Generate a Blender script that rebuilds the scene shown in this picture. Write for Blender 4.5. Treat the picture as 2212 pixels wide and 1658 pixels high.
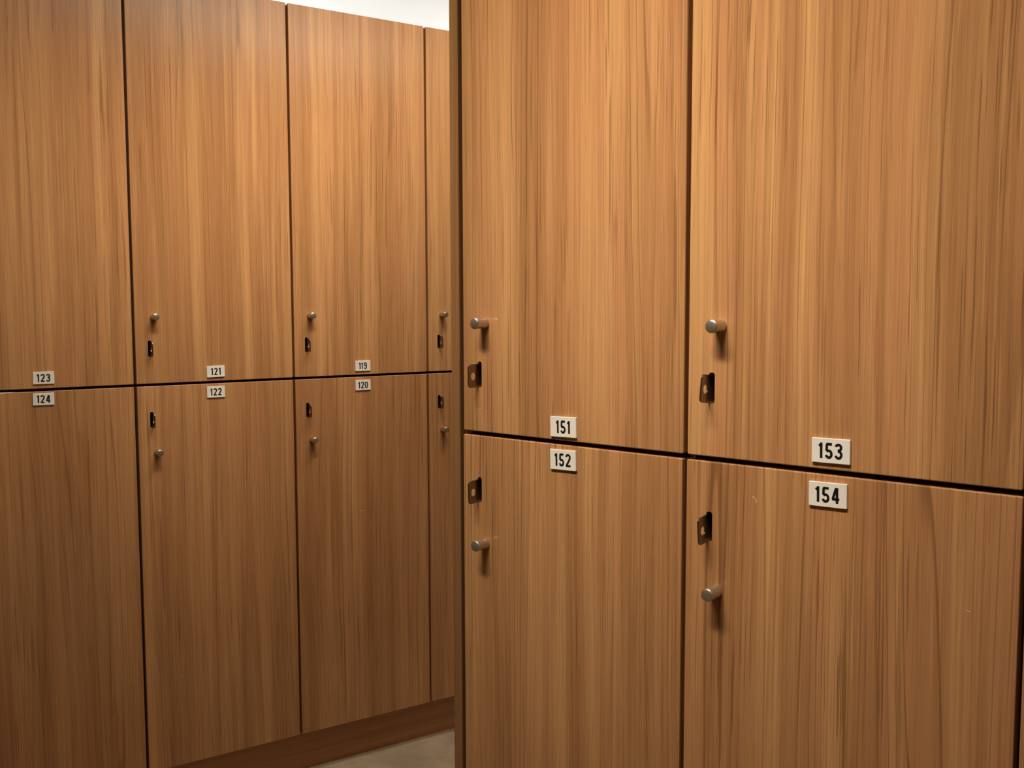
import bpy, bmesh, math, random
from mathutils import Vector, Matrix

# ------------------------------------------------------------------ clear
for o in list(bpy.data.objects):
    bpy.data.objects.remove(o, do_unlink=True)
scene = bpy.context.scene
COL = scene.collection
R = math.radians

# ------------------------------------------------------------------ layout
EYE = 1.283                      # camera height above the floor
ROW_A = dict(o=(-0.91067, 2.36666), rz=math.pi/2 - 0.99145, gap=EYE - 0.18995)
ROW_B = dict(o=(0.21921, 1.23487), rz=math.pi/2 - 2.27740, gap=EYE - 0.1909)
TOP, BOT = 0.9655, -0.9700       # door top / bottom measured from the gap between upper and lower doors
DOOR_T = 0.018

def frame(row, s=0.0, y=0.0, z=0.0):
    c, sn = math.cos(row['rz']), math.sin(row['rz'])
    return Vector((row['o'][0] + s*c - y*sn, row['o'][1] + s*sn + y*c, z))

# ------------------------------------------------------------------ camera
cam_d = bpy.data.cameras.new('camera')
cam_d.sensor_fit = 'HORIZONTAL'
cam_d.sensor_width = 36.0
cam_d.lens = 2121.48/2212*36.0
cam_d.clip_start = 0.02
cam = bpy.data.objects.new('camera', cam_d)
COL.objects.link(cam)
pitch, roll = 0.07943, -0.00277
fw = Vector((0, math.cos(pitch), -math.sin(pitch)))
up = Vector((0, math.sin(pitch), math.cos(pitch)))
rt = Vector((1, 0, 0))
r2 = math.cos(roll)*rt + math.sin(roll)*up
u2 = -math.sin(roll)*rt + math.cos(roll)*up
m = Matrix((r2, u2, -fw)).transposed().to_4x4()
m.translation = (0, 0, EYE)
cam.matrix_world = m
scene.camera = cam

# ------------------------------------------------------------------ view, world
vs = scene.view_settings
scene.display_settings.display_device = 'sRGB'
vs.view_transform = 'Standard'
vs.look = 'None'
vs.exposure = 0.0
vs.gamma = 1.0
vs.use_curve_mapping = False

world = bpy.data.worlds.new('world')
scene.world = world
world.use_nodes = True
bg = world.node_tree.nodes['Background']
bg.inputs[0].default_value = (1.0, 0.86, 0.7, 1)
bg.inputs[1].default_value = 0.05

# ------------------------------------------------------------------ unseen room lamps and added uplights
CEIL = 2.70
def area(name, loc, target, sx, sy, watts, col, spread=180):
    d = bpy.data.lights.new(name, 'AREA')
    d.shape = 'RECTANGLE'; d.size = sx; d.size_y = sy
    d.energy = watts; d.color = col; d.spread = R(spread)
    o = bpy.data.objects.new(name, d)
    COL.objects.link(o)
    o.location = loc
    v = Vector(target) - Vector(loc)
    o.rotation_euler = v.to_track_quat('-Z', 'Y').to_euler()
    return o
WARM = (1.0, 0.87, 0.68)
def lamp(name, row, s_, d_, aim_s, aim_z, sx, sy, watts, spread, col=WARM):
    """unseen ceiling lamp d_ metres in front of a locker bank, tilted towards a point on its doors (or straight down)"""
    p = frame(row, s_, -d_, CEIL - 0.03)
    t = frame(row, aim_s, 0.0, aim_z) if aim_z is not None else Vector((p.x, p.y, 0))
    return area(name, p, t, sx, sy, watts, col, spread)
SHAPED_LAMPS = [  # unseen lamps, tilt and spread shaped so the lower doors fall dark
    ('near_bank_shaped_lamp', ROW_B, -0.10, 0.92, -0.04, 1.38, 0.85, 0.22, 4.9, 46),
    ('passage_shaped_lamp', ROW_A, 0.80, 0.62, 0.74, 1.65, 0.75, 0.25, 3.4, 64),
    ('far_bank_shaped_lamp', ROW_A, 0.15, 0.95, 0.16, 1.45, 0.85, 0.22, 3.15, 50),
]
for a_ in SHAPED_LAMPS: lamp(*a_)
# unseen strip on the far bank washes the wall; added uplights brighten the ceiling
p = frame(ROW_A, 0.9, 0.28); q = frame(ROW_A, 0.9, 0.55)
area('cove_lamp', (p.x, p.y, 2.10), (q.x, q.y, 2.38), 3.6, 0.06, 6.9, (0.985, 0.985, 0.98), 150)
p = frame(ROW_B, 1.10, 0.60)
area('added_island_uplight', (p.x, p.y, 2.12), (p.x, p.y, 3.0), 2.0, 0.5, 32.0, (1.0, 0.93, 0.82), 170)
p = frame(ROW_B, 0.10, 0.22)
area('added_front_uplight', (p.x, p.y, 2.10), (p.x, p.y, 3.0), 0.9, 0.3, 5.0, (1.0, 0.93, 0.82), 170)

# ------------------------------------------------------------------ materials
def new_mat(name):
    mt = bpy.data.materials.new(name)
    mt.use_nodes = True
    nt = mt.node_tree
    b = nt.nodes['Principled BSDF']
    return mt, nt, b
def N(nt, t, **kw):
    n = nt.nodes.new(t)
    for k, v in kw.items(): setattr(n, k, v)
    return n
def setin(nt, n, key, v):
    if hasattr(v, 'is_output'): nt.links.new(v, n.inputs[key])
    else: n.inputs[key].default_value = v
def math_n(nt, op, a, b=0.0, c=0.0):
    n = N(nt, 'ShaderNodeMath', operation=op)
    setin(nt, n, 0, a); setin(nt, n, 1, b); setin(nt, n, 2, c)
    return n.outputs[0]
def noise(nt, x, y, z, detail=2.0, rough=0.5, scale=1.0):
    cx = N(nt, 'ShaderNodeCombineXYZ')
    setin(nt, cx, 0, x); setin(nt, cx, 1, y); setin(nt, cx, 2, z)
    n = N(nt, 'ShaderNodeTexNoise')
    nt.links.new(cx.outputs[0], n.inputs['Vector'])
    n.inputs['Scale'].default_value = scale
    n.inputs['Detail'].default_value = detail
    n.inputs['Roughness'].default_value = rough
    return n.outputs['Fac']
def remap(nt, v, a, b, c=0.0, d=1.0, smooth=True):
    n = N(nt, 'ShaderNodeMapRange', interpolation_type='SMOOTHSTEP' if smooth else 'LINEAR')
    setin(nt, n, 'Value', v)
    n.inputs['From Min'].default_value = a; n.inputs['From Max'].default_value = b
    n.inputs['To Min'].default_value = c; n.inputs['To Max'].default_value = d
    return n.outputs['Result']
def mix(nt, f, a, b, blend='MIX'):
    n = N(nt, 'ShaderNodeMix', data_type='RGBA', blend_type=blend)
    setin(nt, n, 0, f)
    for i, v in ((6, a), (7, b)):
        if hasattr(v, 'is_output'): nt.links.new(v, n.inputs[i])
        else: n.inputs[i].default_value = (*v, 1)
    return n.outputs[2]

def wood(name, gold, pink, brown, dark, tone=1.0, horiz=False, rough=0.15, lines=1.0):
    """vertical-grain teak laminate; the custom property 'grain' of each object shifts the pattern"""
    mt, nt, b = new_mat(name)
    tc = N(nt, 'ShaderNodeTexCoord')
    sp = N(nt, 'ShaderNodeSeparateXYZ'); nt.links.new(tc.outputs['Object'], sp.inputs[0])
    at = N(nt, 'ShaderNodeAttribute', attribute_type='OBJECT', attribute_name='grain')
    g = at.outputs['Fac']
    fg = N(nt, 'ShaderNodeAttribute', attribute_type='OBJECT', attribute_name='figure').outputs['Fac']
    ax, az = (sp.outputs[2], sp.outputs[0]) if horiz else (sp.outputs[0], sp.outputs[2])
    # depth direction adds to the across-grain axis so edges carry grain too
    x = math_n(nt, 'ADD', ax, math_n(nt, 'MULTIPLY', sp.outputs[1], 0.9))
    x = math_n(nt, 'MULTIPLY_ADD', g, 1.731, x)
    z = math_n(nt, 'MULTIPLY_ADD', g, 2.917, az)
    M = lambda v, k: math_n(nt, 'MULTIPLY', v, k)
    # slow sideways wander of the whole grain
    wob = noise(nt, M(x, 5.0), g, M(z, 0.85), 1.5)
    xw = math_n(nt, 'MULTIPLY_ADD', math_n(nt, 'SUBTRACT', wob, 0.5), 0.030, x)
    broad = noise(nt, M(xw, 15.0), g, M(z, 0.45), 2.0)
    mid = noise(nt, M(xw, 50.0), g, M(z, 0.95), 2.5, 0.6)
    fine = noise(nt, M(xw, 420.0), g, M(z, 2.2), 2.5, 0.6)
    fibre = noise(nt, M(xw, 1500.0), g, M(z, 9.0), 1.0)
    hue = noise(nt, M(xw, 34.0), math_n(nt, 'ADD', g, 7.3), M(z, 1.0), 2.0)
    c = mix(nt, remap(nt, hue, 0.36, 0.64), gold, pink)
    c = mix(nt, M(remap(nt, broad, 0.40, 0.64), 0.52), c, brown)
    c = mix(nt, M(remap(nt, mid, 0.46, 0.66), 0.50), c, brown)
    # growth lines: contour lines of a stretched field, sharp on one side
    f1 = noise(nt, M(xw, 9.0), math_n(nt, 'ADD', g, 3.1), M(z, 0.30), 2.0)
    ring = math_n(nt, 'MULTIPLY_ADD', f1, 13.0, M(xw, 74.0))
    ring = math_n(nt, 'FRACT', ring)
    shade = math_n(nt, 'MULTIPLY', remap(nt, ring, 0.25, 0.97, smooth=False), remap(nt, ring, 0.97, 1.0, 1.0, 0.0))
    line = math_n(nt, 'MULTIPLY', remap(nt, ring, 0.82, 0.95), remap(nt, ring, 0.97, 1.0, 1.0, 0.0))
    lmask = noise(nt, M(xw, 17.0), math_n(nt, 'ADD', g, 11.7), M(z, 0.8), 2.0)
    lm = remap(nt, lmask, 0.40, 0.64, 0.10, 1.0)
    line = math_n(nt, 'MULTIPLY', line, lm)
    shade = math_n(nt, 'MULTIPLY', shade, lm)
    # thin dark pore lines at two scales, drifting sideways along the board
    jit = noise(nt, M(x, 30.0), math_n(nt, 'ADD', g, 23.0), M(z, 14.0), 2.0)
    xj = math_n(nt, 'MULTIPLY_ADD', math_n(nt, 'SUBTRACT', jit, 0.5), 0.0022, xw)
    po = noise(nt, M(xj, 230.0), math_n(nt, 'ADD', g, 5.5), M(z, 3.2), 2.0, 0.55)
    pm = noise(nt, M(xw, 12.0), math_n(nt, 'ADD', g, 17.7), M(z, 1.6), 1.5)
    pore = math_n(nt, 'MULTIPLY', remap(nt, po, 0.60, 0.655), remap(nt, pm, 0.38, 0.60, 0.12, 1.0))
    po2 = noise(nt, M(xj, 430.0), math_n(nt, 'ADD', g, 31.5), M(z, 2.6), 2.0, 0.6)
    pore2 = remap(nt, po2, 0.59, 0.67)
    fl = noise(nt, M(xj, 560.0), math_n(nt, 'ADD', g, 41.0), M(z, 9.0), 2.0, 0.6)
    fleck = remap(nt, fl, 0.58, 0.68)
    fl2 = noise(nt, M(xj, 300.0), math_n(nt, 'ADD', g, 53.0), M(z, 5.0), 2.0, 0.6)
    pale = remap(nt, fl2, 0.57, 0.70)
    c = mix(nt, math_n(nt, 'MULTIPLY', fg, M(shade, 0.30*lines)), c, brown)
    c = mix(nt, M(pale, 0.30*lines), c, tuple(min(1.0, v*1.16) for v in gold))
    c = mix(nt, math_n(nt, 'MULTIPLY', fg, M(fleck, 0.24*lines)), c, dark)
    c = mix(nt, math_n(nt, 'MULTIPLY', fg, M(line, 0.62*lines)), c, dark)
    c = mix(nt, math_n(nt, 'MULTIPLY', fg, M(pore, 0.70*lines)), c, dark)
    c = mix(nt, math_n(nt, 'MULTIPLY', fg, M(pore2, 0.28*lines)), c, dark)
    lv = math_n(nt, 'MULTIPLY', remap(nt, fine, 0.25, 0.75, 0.88, 1.12, False), remap(nt, fibre, 0.2, 0.8, 0.93, 1.07, False))
    lv = math_n(nt, 'MULTIPLY', lv, tone)
    hsv = N(nt, 'ShaderNodeHueSaturation')
    nt.links.new(c, hsv.inputs['Color']); nt.links.new(lv, hsv.inputs['Value'])
    nt.links.new(hsv.outputs[0], b.inputs['Base Color'])
    b.inputs['Roughness'].default_value = rough
    b.inputs['Specular IOR Level'].default_value = 0.55
    bm = N(nt, 'ShaderNodeBump'); bm.inputs['Strength'].default_value = 0.03; bm.inputs['Distance'].default_value = 0.001
    nt.links.new(math_n(nt, 'SUBTRACT', fine, math_n(nt, 'ADD', line, pore)), bm.inputs['Height'])
    nt.links.new(bm.outputs[0], b.inputs['Normal'])
    return mt

M_WOOD = wood('teak_laminate', (0.66, 0.358, 0.155), (0.585, 0.288, 0.130), (0.38, 0.178, 0.072), (0.17, 0.070, 0.025))
M_END_PANEL = wood('teak_end_panel', (0.37, 0.190, 0.078), (0.33, 0.168, 0.075), (0.26, 0.130, 0.05), (0.18, 0.08, 0.03), lines=0.25)  # darker teak than the doors, covers the whole end panel
M_PLINTH = wood('teak_plinth', (0.62, 0.32, 0.13), (0.56, 0.26, 0.11), (0.42, 0.19, 0.075), (0.20, 0.085, 0.03), horiz=True, lines=0.3)

def plain(name, col, rough=0.5, metal=0.0, bump=0.0, bscale=400):
    mt, nt, b = new_mat(name)
    tc = N(nt, 'ShaderNodeTexCoord')
    n = N(nt, 'ShaderNodeTexNoise'); n.inputs['Scale'].default_value = bscale; n.inputs['Detail'].default_value = 3
    nt.links.new(tc.outputs['Object'], n.inputs['Vector'])
    c = mix(nt, remap(nt, n.outputs['Fac'], 0.3, 0.7), tuple(v*0.94 for v in col), tuple(min(1, v*1.05) for v in col))
    nt.links.new(c, b.inputs['Base Color'])
    b.inputs['Roughness'].default_value = rough
    b.inputs['Metallic'].default_value = metal
    if bump:
        bp = N(nt, 'ShaderNodeBump'); bp.inputs['Strength'].default_value = bump; bp.inputs['Distance'].default_value = 0.002
        nt.links.new(n.outputs['Fac'], bp.inputs['Height']); nt.links.new(bp.outputs[0], b.inputs['Normal'])
    return mt
M_BODY = plain('dark_carcass', (0.035, 0.022, 0.014), 0.7)
M_KNOB = plain('satin_nickel', (0.55, 0.475, 0.38), 0.34, 0.82)
M_HASP = plain('dark_steel', (0.26, 0.215, 0.17), 0.32, 1.0)
M_PLATE = plain('white_acrylic', (0.95, 0.93, 0.89), 0.22, bscale=12)
M_INK = plain('black_ink', (0.008, 0.007, 0.007), 0.45)
M_SCR = plain('scratch_pale', (0.78, 0.62, 0.45), 0.6)
M_CHIP = plain('bare_board', (0.95, 0.88, 0.80), 0.6)
M_WALL = plain('white_wall_paint', (0.84, 0.83, 0.80), 0.8, bscale=3)
M_SIDE = plain('brown_wall_panelling', (0.20, 0.095, 0.035), 0.6)
M_CEIL = plain('white_ceiling_paint', (0.84, 0.82, 0.78), 0.85)

def floor_mat():
    mt, nt, b = new_mat('polished_concrete')
    tc = N(nt, 'ShaderNodeTexCoord')
    sp = N(nt, 'ShaderNodeSeparateXYZ'); nt.links.new(tc.outputs['Object'], sp.inputs[0])
    a = noise(nt, sp.outputs[0], sp.outputs[1], 0.0, 6.0, 0.62, 7.0)
    s = noise(nt, sp.outputs[0], sp.outputs[1], 3.0, 5.0, 0.7, 45.0)
    c = mix(nt, remap(nt, a, 0.38, 0.62), (0.52, 0.44, 0.305), (0.68, 0.56, 0.40))
    c = mix(nt, math_n(nt, 'MULTIPLY', remap(nt, s, 0.5, 0.75), 0.35), c, (0.34, 0.30, 0.20))
    nt.links.new(c, b.inputs['Base Color'])
    b.inputs['Roughness'].default_value = 0.42
    return mt
M_FLOOR = floor_mat()

# ------------------------------------------------------------------ mesh helpers
def link(name, bm, mats, parent=None, loc=(0, 0, 0), smooth=False, grain=None, figure=1.0):
    me = bpy.data.meshes.new(name)
    bmesh.ops.recalc_face_normals(bm, faces=bm.faces[:])
    bm.to_mesh(me); bm.free()
    for mt in (mats if isinstance(mats, (list, tuple)) else [mats]): me.materials.append(mt)
    if smooth:
        for p_ in me.polygons: p_.use_smooth = True
    o = bpy.data.objects.new(name, me)
    COL.objects.link(o)
    o.location = loc
    if parent: o.parent = parent
    if grain is not None:
        o['grain'] = grain; o['figure'] = figure
    return o

def box(bm, x0, x1, y0, y1, z0, z1, mi=0):
    vs_ = [bm.verts.new((x, y, z)) for z in (z0, z1) for y in (y0, y1) for x in (x0, x1)]
    fs = [(0, 1, 3, 2), (4, 6, 7, 5), (0, 4, 5, 1), (2, 3, 7, 6), (0, 2, 6, 4), (1, 5, 7, 3)]
    for f in fs:
        fc = bm.faces.new([vs_[i] for i in f]); fc.material_index = mi

def rounded_rect(x0, x1, z0, z1, r, n=4):
    pts = []
    for cx, cz, a0 in ((x1-r, z1-r, 0), (x0+r, z1-r, 90), (x0+r, z0+r, 180), (x1-r, z0+r, 270)):
        for i in range(n+1):
            a = R(a0 + 90*i/n)
            pts.append((cx + r*math.cos(a), cz + r*math.sin(a)))
    return pts
def circle(cx, cz, r, n=28):
    return [(cx + r*math.cos(2*math.pi*i/n), cz + r*math.sin(2*math.pi*i/n)) for i in range(n)]

def plate_solid(bm, rings, holes, to3):
    """closed slab: rings = outer loops [(pts, depth)...] front to back (same count), holes = [(pts, d_front, d_back)]"""
    def loop(pts, d): return [bm.verts.new(to3(p_[0], p_[1], d)) for p_ in pts]
    def edges(vl):
        out = []
        for i in range(len(vl)):
            a, b_ = vl[i], vl[(i+1) % len(vl)]
            e = bm.edges.get((a, b_)) or bm.edges.new((a, b_))
            out.append(e)
        return out
    def bridge(a, b_):
        for i in range(len(a)):
            j = (i+1) % len(a)
            bm.faces.new((a[i], a[j], b_[j], b_[i]))
    L = [loop(pts, d) for pts, d in rings]
    H = [(loop(pts, d0), loop(pts, d1)) for pts, d0, d1 in holes]
    for a, b_ in zip(L, L[1:]): bridge(a, b_)
    for a, b_ in H: bridge(a, b_)
    for outer, idx in ((L[0], 0), (L[-1], 1)):
        es = edges(outer)
        for h in H: es += edges(h[idx])
        bmesh.ops.triangle_fill(bm, use_beauty=True, use_dissolve=False, edges=es)

def lathe(bm, prof, seg=36):
    """prof: (distance in front of the door, radius); axis -Y"""
    rings = []
    for d, r in prof:
        rings.append([bm.verts.new((r*math.cos(2*math.pi*i/seg), -d, r*math.sin(2*math.pi*i/seg))) for i in range(seg)])
    for a, b_ in zip(rings, rings[1:]):
        for i in range(seg):
            j = (i+1) % seg
            bm.faces.new((a[i], a[j], b_[j], b_[i]))
    bm.faces.new(rings[0]); bm.faces.new(rings[-1])

# ------------------------------------------------------------------ digits (mm, height 18, stroke 2.6)
SW = 3.05
def arc(cx, cz, rx, rz_, a0, a1, n=18):
    return [(cx + rx*math.cos(R(a0 + (a1-a0)*i/n)), cz + rz_*math.sin(R(a0 + (a1-a0)*i/n))) for i in range(n+1)]
DIG = {
    '0': (9.0, [arc(4.5, 12.6, 3.2, 4.1, 0, 180) + arc(4.5, 5.4, 3.2, 4.1, 180, 360) + [(7.7, 12.6)]]),
    '1': (4.3, [[(3.0, 0), (3.0, 18)], [(3.4, 16.6), (0.3, 14.0)]]),
    '2': (9.0, [arc(4.5, 13.2, 3.2, 3.5, 170, -18) + [(6.9, 10.3), (1.9, 2.0)], [(0.4, 1.3), (8.7, 1.3)]]),
    '3': (9.0, [arc(4.3, 13.4, 3.1, 3.3, 165, -75) + [(3.6, 9.75)], [(3.6, 9.75)] + arc(4.4, 5.2, 3.3, 3.9, 75, -165)]),
    '4': (9.4, [[(5.6, 18.0), (1.5, 5.0)], [(0.6, 4.9), (9.2, 4.9)], [(6.5, 0), (6.5, 18)]]),
    '5': (9.0, [[(1.5, 16.7), (8.2, 16.7)], [(2.3, 16.7), (2.0, 9.2)], arc(4.5, 5.3, 3.2, 4.0, 140, -165)]),
    '9': (9.0, [arc(4.5, 12.9, 3.2, 3.8, 0, 360, 28), [(7.7, 12.9), (7.7, 5.0)] + arc(4.5, 5.0, 3.2, 3.7, 0, -165)]),
}
def ribbon(bm, pts, w, ox, oz, k, y, mi, closed=False):
    P = [Vector((a, b_)) for a, b_ in pts]
    q = [P[0]]
    for v in P[1:]:
        if (v - q[-1]).length > 1e-4: q.append(v)
    P = q
    nrm = []
    for i in range(len(P)):
        d0 = (P[i]-P[i-1]).normalized() if i else None
        d1 = (P[i+1]-P[i]).normalized() if i < len(P)-1 else None
        if d0 is None: d0 = d1
        if d1 is None: d1 = d0
        t = (d0+d1).normalized()
        n_ = Vector((-t.y, t.x))
        c = max(0.5, n_.dot(Vector((-d0.y, d0.x))))
        nrm.append(n_/c)
    a = []; b_ = []
    for v, n_ in zip(P, nrm):
        wi = w[len(a)] if isinstance(w, (list, tuple)) else w
        l = v + n_*wi/2; r_ = v - n_*wi/2
        a.append(bm.verts.new((ox + l.x*k, y, oz + l.y*k)))
        b_.append(bm.verts.new((ox + r_.x*k, y, oz + r_.y*k)))
    for i in range(len(P)-1):
        f = bm.faces.new((a[i], b_[i], b_[i+1], a[i+1])); f.material_index = mi

def numbers(bm, text, y, mi):
    k = 0.001
    w = 0; xs = []
    for i, ch in enumerate(text):
        if i:
            w += 2.5 + (0.6 if '1' in (ch, text[i-1]) else 0)
            if ch == '1' and text[i-1] == '1': w -= 0.6
        xs.append(w); w += DIG[ch][0]
    for x, ch in zip(xs, text):
        for st in DIG[ch][1]:
            ribbon(bm, st, SW, (x - w/2)*k, -9*k, k, y, mi)

# ------------------------------------------------------------------ setting
def struct(name, bm, mt, row=None, loc=None):
    o = link(name, bm, mt)
    if row: 
        o.location = frame(row, 0, 0, 0); o.rotation_euler = (0, 0, row['rz'])
    o['kind'] = 'structure'
    return o
X0, X1, Y0, Y1 = -2.4, 3.4, -4.2, 0.55         # room, in the far bank's own axes
bm = bmesh.new(); box(bm, X0-.1, X1+.1, Y0-.1, Y1+.1, -0.12, 0.0); struct('floor', bm, M_FLOOR, ROW_A)
bm = bmesh.new(); box(bm, X0-.1, X1+.1, Y0-.1, Y1+.1, CEIL, CEIL+0.1); struct('ceiling', bm, M_CEIL, ROW_A)
bm = bmesh.new(); box(bm, X0-.1, X1+.1, Y1, Y1+.1, 0, CEIL); struct('wall_back', bm, M_WALL, ROW_A)
bm = bmesh.new(); box(bm, X0-.1, X1+.1, Y0-.1, Y0, 0, CEIL); struct('wall_front', bm, M_SIDE, ROW_A)
bm = bmesh.new(); box(bm, X0-.1, X0, Y0, Y1, 0, CEIL); struct('wall_left', bm, M_SIDE, ROW_A)
bm = bmesh.new(); box(bm, X1, X1+.1, Y0, Y1, 0, CEIL); struct('wall_right', bm, M_SIDE, ROW_A)

# ------------------------------------------------------------------ locker parts
KN_X, SL_X = 0.0445, 0.0332                     # from the door's left edge
SLOT_W, SLOT_H = 0.0084, 0.0392

def rev_scratch(bm, pts, w, y=-0.0002, mi=1):
    ribbon(bm, pts, w, 0, 0, 1, y, mi)

def make_door(name, w, h, slot_z, parent, grain, marks=(), figure=1.0):
    bm = bmesh.new()
    b = 0.0016
    rings = []
    for i in range(6):                                   # rounded front arris
        t = R(90*i/5)
        ins = b*(1 - math.sin(t)); dep = b*(1 - math.cos(t))
        rings.append((rounded_rect(ins, w-ins, ins, h-ins, 0.0022-ins, 3), dep))
    rings.append((rounded_rect(0, w, 0, h, 0.0022, 3), DOOR_T))
    sl = rounded_rect(SL_X-SLOT_W/2, SL_X+SLOT_W/2, slot_z-SLOT_H/2, slot_z+SLOT_H/2, SLOT_W/2-0.0004, 5)
    plate_solid(bm, rings, [(sl, 0.0, DOOR_T)],
                lambda x, z, d: (x, d, z))
    for mk, wd, mi in marks:
        rev_scratch(bm, mk, wd, mi=mi)
    return link(name, bm, [M_WOOD, M_SCR, M_CHIP], parent, grain=grain, figure=figure)

def make_body(w, h, depth, parent):
    bm = bmesh.new(); t = 0.016; y0 = DOOR_T + 0.002; e = 0.0004
    box(bm, e, t, y0, depth, e, h-e)
    box(bm, w-t, w-e, y0, depth, e, h-e)
    box(bm, t, w-t, y0, depth, e, t)
    box(bm, t, w-t, y0, depth, h-t, h-e)
    box(bm, t, w-t, depth-0.008, depth, t, h-t)
    return link('body', bm, M_BODY, parent)

def make_knob(parent, x, z):
    bm = bmesh.new()
    r = 0.0085
    lathe(bm, [(0.0, r*0.97), (0.0015, r*1.0), (0.0040, r*0.985), (0.0085, r*0.935), (0.0125, r*0.915), (0.0160, r*0.92),
               (0.0190, r*0.955), (0.0208, r), (0.0226, r), (0.0237, r*0.965), (0.0244, r*0.89), (0.0250, r*0.74), (0.0255, r*0.48), (0.0257, r*0.24), (0.0258, r*0.04)])
    o = link('knob', bm, M_KNOB, parent, (x, 0, z), smooth=True)
    md = o.modifiers.new('edge', 'EDGE_SPLIT'); md.split_angle = R(50)
    return o

def make_hasp(parent, x, z, tilt):
    bm = bmesh.new()
    th, hh, out = 0.0020, 0.0350, 0.0220
    o2 = rounded_rect(-out, 0.035, -hh/2, hh/2, 0.0055, 6)
    oi = rounded_rect(-out+.0003, 0.035-.0003, -hh/2+.0003, hh/2-.0003, 0.0052, 6)
    hl = circle(-0.0112, -0.0005, 0.0058)
    plate_solid(bm, [(oi, -th/2), (o2, -th/2+.0003), (o2, th/2-.0003), (oi, th/2)], [(hl, -th/2, th/2)],
                lambda y, z_, d: (d, y, z_))
    o = link('padlock_hasp', bm, M_HASP, parent, (x, 0, z))
    o.rotation_euler = (tilt, 0, 0)
    return o

def make_plate(parent, text, x, z, ang):
    bm = bmesh.new()
    w, h, t = 0.0450, 0.0283, 0.0030
    a = rounded_rect(-w/2+.0004, w/2-.0004, -h/2+.0004, h/2-.0004, 0.0004, 2)
    c = rounded_rect(-w/2, w/2, -h/2, h/2, 0.0006, 2)
    plate_solid(bm, [(a, -t), (c, -t+.0004), (c, -0.0002)], [], lambda x_, z_, d: (x_, d, z_))
    numbers(bm, text, -t-0.00012, 1)
    o = link('number_plate', bm, [M_PLATE, M_INK], parent, (x, 0, z))
    o.rotation_euler = (0, -ang, 0)
    return o

def make_locker(row, s0, s1, upper, label, group, grain, plate=None, tilt=0.0, hasp_dx=0.0, depth=0.5, marks=(), body_s=None, figure=1.0):
    t0, t1 = (0.0030, TOP) if upper else (BOT, -0.0032)
    root = bpy.data.objects.new('locker', None)
    COL.objects.link(root)
    root.empty_display_size = 0.1
    root.location = frame(row, s0, 0, row['gap'] + t0)
    root.rotation_euler = (0, 0, row['rz'])
    root['label'] = label; root['category'] = 'locker'; root['group'] = group
    w, h = s1 - s0, t1 - t0
    kz = (0.1655 if upper else -0.1655) - t0
    sz = (0.0885 if upper else -0.0858) - t0
    b0, b1 = body_s or (s0-0.0027, s1+0.0027)
    body = make_body(b1-b0, h + (0.0026 if upper else 0.0026), depth, root)
    body.location = (b0 - s0, 0, -0.0026 if upper else 0)
    d = make_door('door', w, h, sz, root, grain, marks, figure)
    make_knob(d, KN_X, kz)
    make_hasp(root, SL_X + hasp_dx, sz - 0.0015, tilt)
    if plate:
        txt, ps, pt, pa = plate
        make_plate(d, txt, ps - s0, pt - t0, pa)
    return root

G = 0.0031   # half of the gap between doors
def span(a, b_): return a + G, b_ - G
GA = 'two-tier lockers of the far left bank'
GB = 'two-tier lockers of the near right bank'
A_ = lambda s0, s1, upper, label, grain, **k: make_locker(ROW_A, *span(s0, s1), upper, label, GA, grain, hasp_dx=0.0020, figure=0.62, **k)

A_(-0.4, 0.0, True, 'tall wooden upper locker with plate number 123, leftmost in the photo', 1.13, plate=('123', -0.2014, 0.0275, -0.0109))
A_(-0.4, 0.0, False, 'wooden lower locker with plate number 124 and a pale chip on its top edge', 2.37, plate=('124', -0.2031, -0.0212, -0.0128),
   marks=[([(0.060, 0.96645), (0.104, 0.96645), (0.112, 0.96665), (0.120, 0.9669), (0.136, 0.96755)], [0.0030, 0.0034, 0.0030, 0.0020, 0.0002], 2)])
A_(0.0, 0.4007, True, 'tall wooden upper locker with plate number 121, between 123 and 119', 3.71, plate=('121', 0.1944, 0.0271, 0.0216))
A_(0.0, 0.4007, False, 'wooden lower locker with plate number 122, below locker 121', 4.19, plate=('122', 0.1935, -0.0245, 0.0046),
   marks=[([(0.0876, 0.2277), (0.0886, 0.2305)], 0.0018, 1)])
A_(0.4007, 0.8004, True, 'tall wooden upper locker with plate number 119, its top edge against the white wall', 5.83, plate=('119', 0.5975, 0.0271, 0.0037))
A_(0.4007, 0.8004, False, 'wooden lower locker with plate number 120 and a short pale scratch', 6.41, plate=('120', 0.5974, -0.0259, 0.0047),
   marks=[([(0.1800, 0.5945), (0.1870, 0.5952), (0.1935, 0.5948)], 0.0013, 1)])
A_(0.8004, 1.2, True, 'upper wooden locker mostly hidden behind the end panel, right of locker 119', 7.57)
A_(0.8004, 1.2, False, 'lower wooden locker mostly hidden behind the end panel, right of locker 120', 8.03)
# the bank runs on past both ends of what the photograph shows
A_(1.2, 1.6, True, 'upper wooden locker deep in the passage, wholly behind the end panel', 18.21)
A_(1.2, 1.6, False, 'lower wooden locker deep in the passage, wholly behind the end panel', 19.07)
A_(-0.8, -0.4, True, 'upper wooden locker past the left photo edge, left of locker 123', 20.33)
A_(-0.8, -0.4, False, 'lower wooden locker past the left photo edge, left of locker 124', 21.59)

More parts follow.
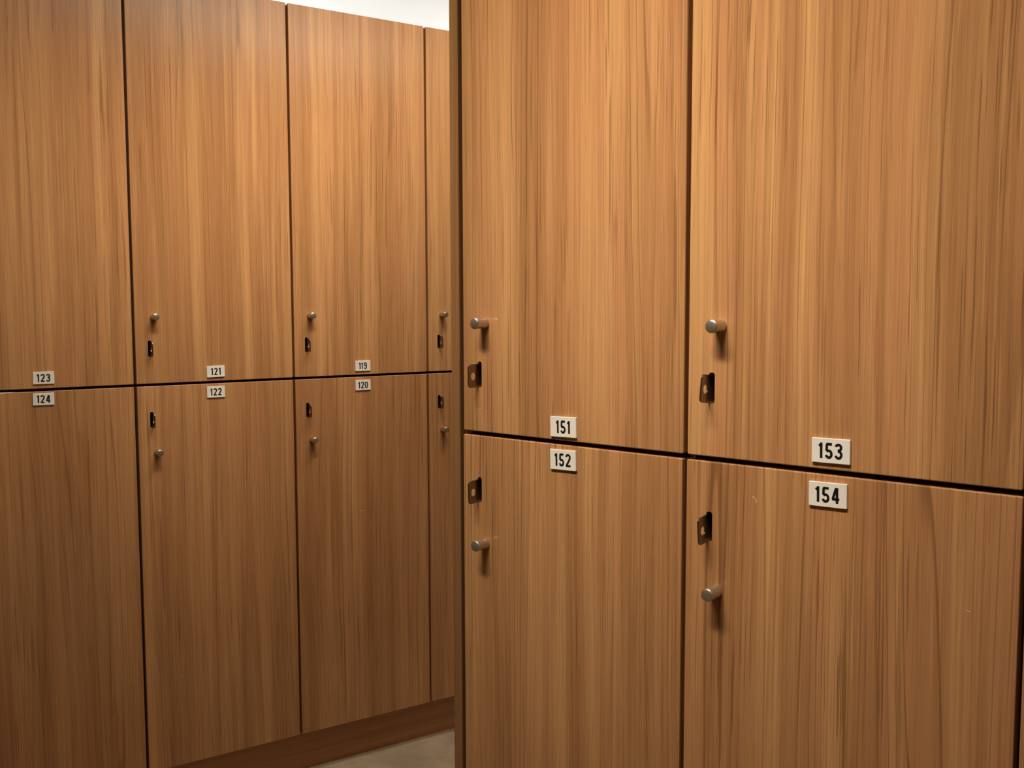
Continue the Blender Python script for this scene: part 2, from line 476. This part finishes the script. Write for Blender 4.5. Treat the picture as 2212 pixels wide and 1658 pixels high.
def B_(s0, s1, upper, label, grain, **k):
    dx = 0.0 if upper else -0.0010
    return make_locker(ROW_B, s0+dx, s1+dx, upper, label, GB, grain, hasp_dx=-0.0030, depth=0.97, figure=0.80, **k)
B_(-0.3850, -0.0028, True, 'tall wooden upper locker with plate number 151, beside the narrow end panel', 9.29, plate=('151', -0.1927, 0.0225, 0.0222),
   marks=[([(0.0315, 0.0350), (0.0345, 0.0352), (0.0370, 0.0345)], 0.0008, 1)])
B_(-0.3850, -0.0028, False, 'wooden lower locker reading 152, the near door right of the end panel', 10.63, plate=('152', -0.1931, -0.0238, 0.0268), tilt=R(2))
B_(0.0034, 0.3905, True, 'large wooden upper locker reading 153, at the top right of the photo', 11.47, plate=('153', 0.1909, 0.0251, 0.0145), tilt=R(-8),)
B_(0.0034, 0.3920, False, 'large wooden lower locker reading 154, with a curved scratch and a nick', 12.91, plate=('154', 0.1885, -0.0258, 0.0178), tilt=R(6),
   marks=[([(0.0915, 0.9305), (0.0945, 0.9290), (0.0968, 0.9255), (0.0972, 0.9235)], 0.0009, 1),
          ([(0.3385, 0.8395), (0.3425, 0.8388)], 0.0010, 1)])
B_(0.3975, 0.7900, True, 'upper wooden locker right of locker 153, past the photo edge', 13.37)
B_(0.3975, 0.7900, False, 'sliver of lower wooden locker right of locker 154, at the photo edge', 14.11)

# ------------------------------------------------------------------ end panel, plinths
def tagged(o, row, loc, label, cat):
    o.location = loc; o.rotation_euler = (0, 0, row['rz'])
    o['label'] = label; o['category'] = cat
    return o
zb = ROW_B['gap']
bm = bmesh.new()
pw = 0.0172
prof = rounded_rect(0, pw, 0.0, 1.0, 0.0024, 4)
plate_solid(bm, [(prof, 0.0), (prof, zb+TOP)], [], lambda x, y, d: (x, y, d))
o = link('end_panel', bm, M_END_PANEL, grain=15.7)
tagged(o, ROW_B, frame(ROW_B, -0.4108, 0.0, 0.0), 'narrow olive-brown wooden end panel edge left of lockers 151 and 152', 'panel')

PL_T = ROW_A['gap'] + BOT - 0.0006
bm = bmesh.new(); box(bm, -0.8, 1.6, 0.05, 0.068, 0.0, PL_T)
o = link('plinth', bm, M_PLINTH, grain=16.3)
tagged(o, ROW_A, frame(ROW_A, 0, 0, 0), 'dark wooden recessed plinth under the far left lockers, meeting the concrete floor', 'plinth')
bm = bmesh.new(); box(bm, -0.3925, 0.79, 0.05, 0.068, 0.0, ROW_B['gap'] + BOT - 0.0006)
o = link('plinth', bm, M_PLINTH, grain=17.9)
tagged(o, ROW_B, frame(ROW_B, 0, 0, 0), 'wooden recessed plinth under the near right lockers, below locker 152', 'plinth')
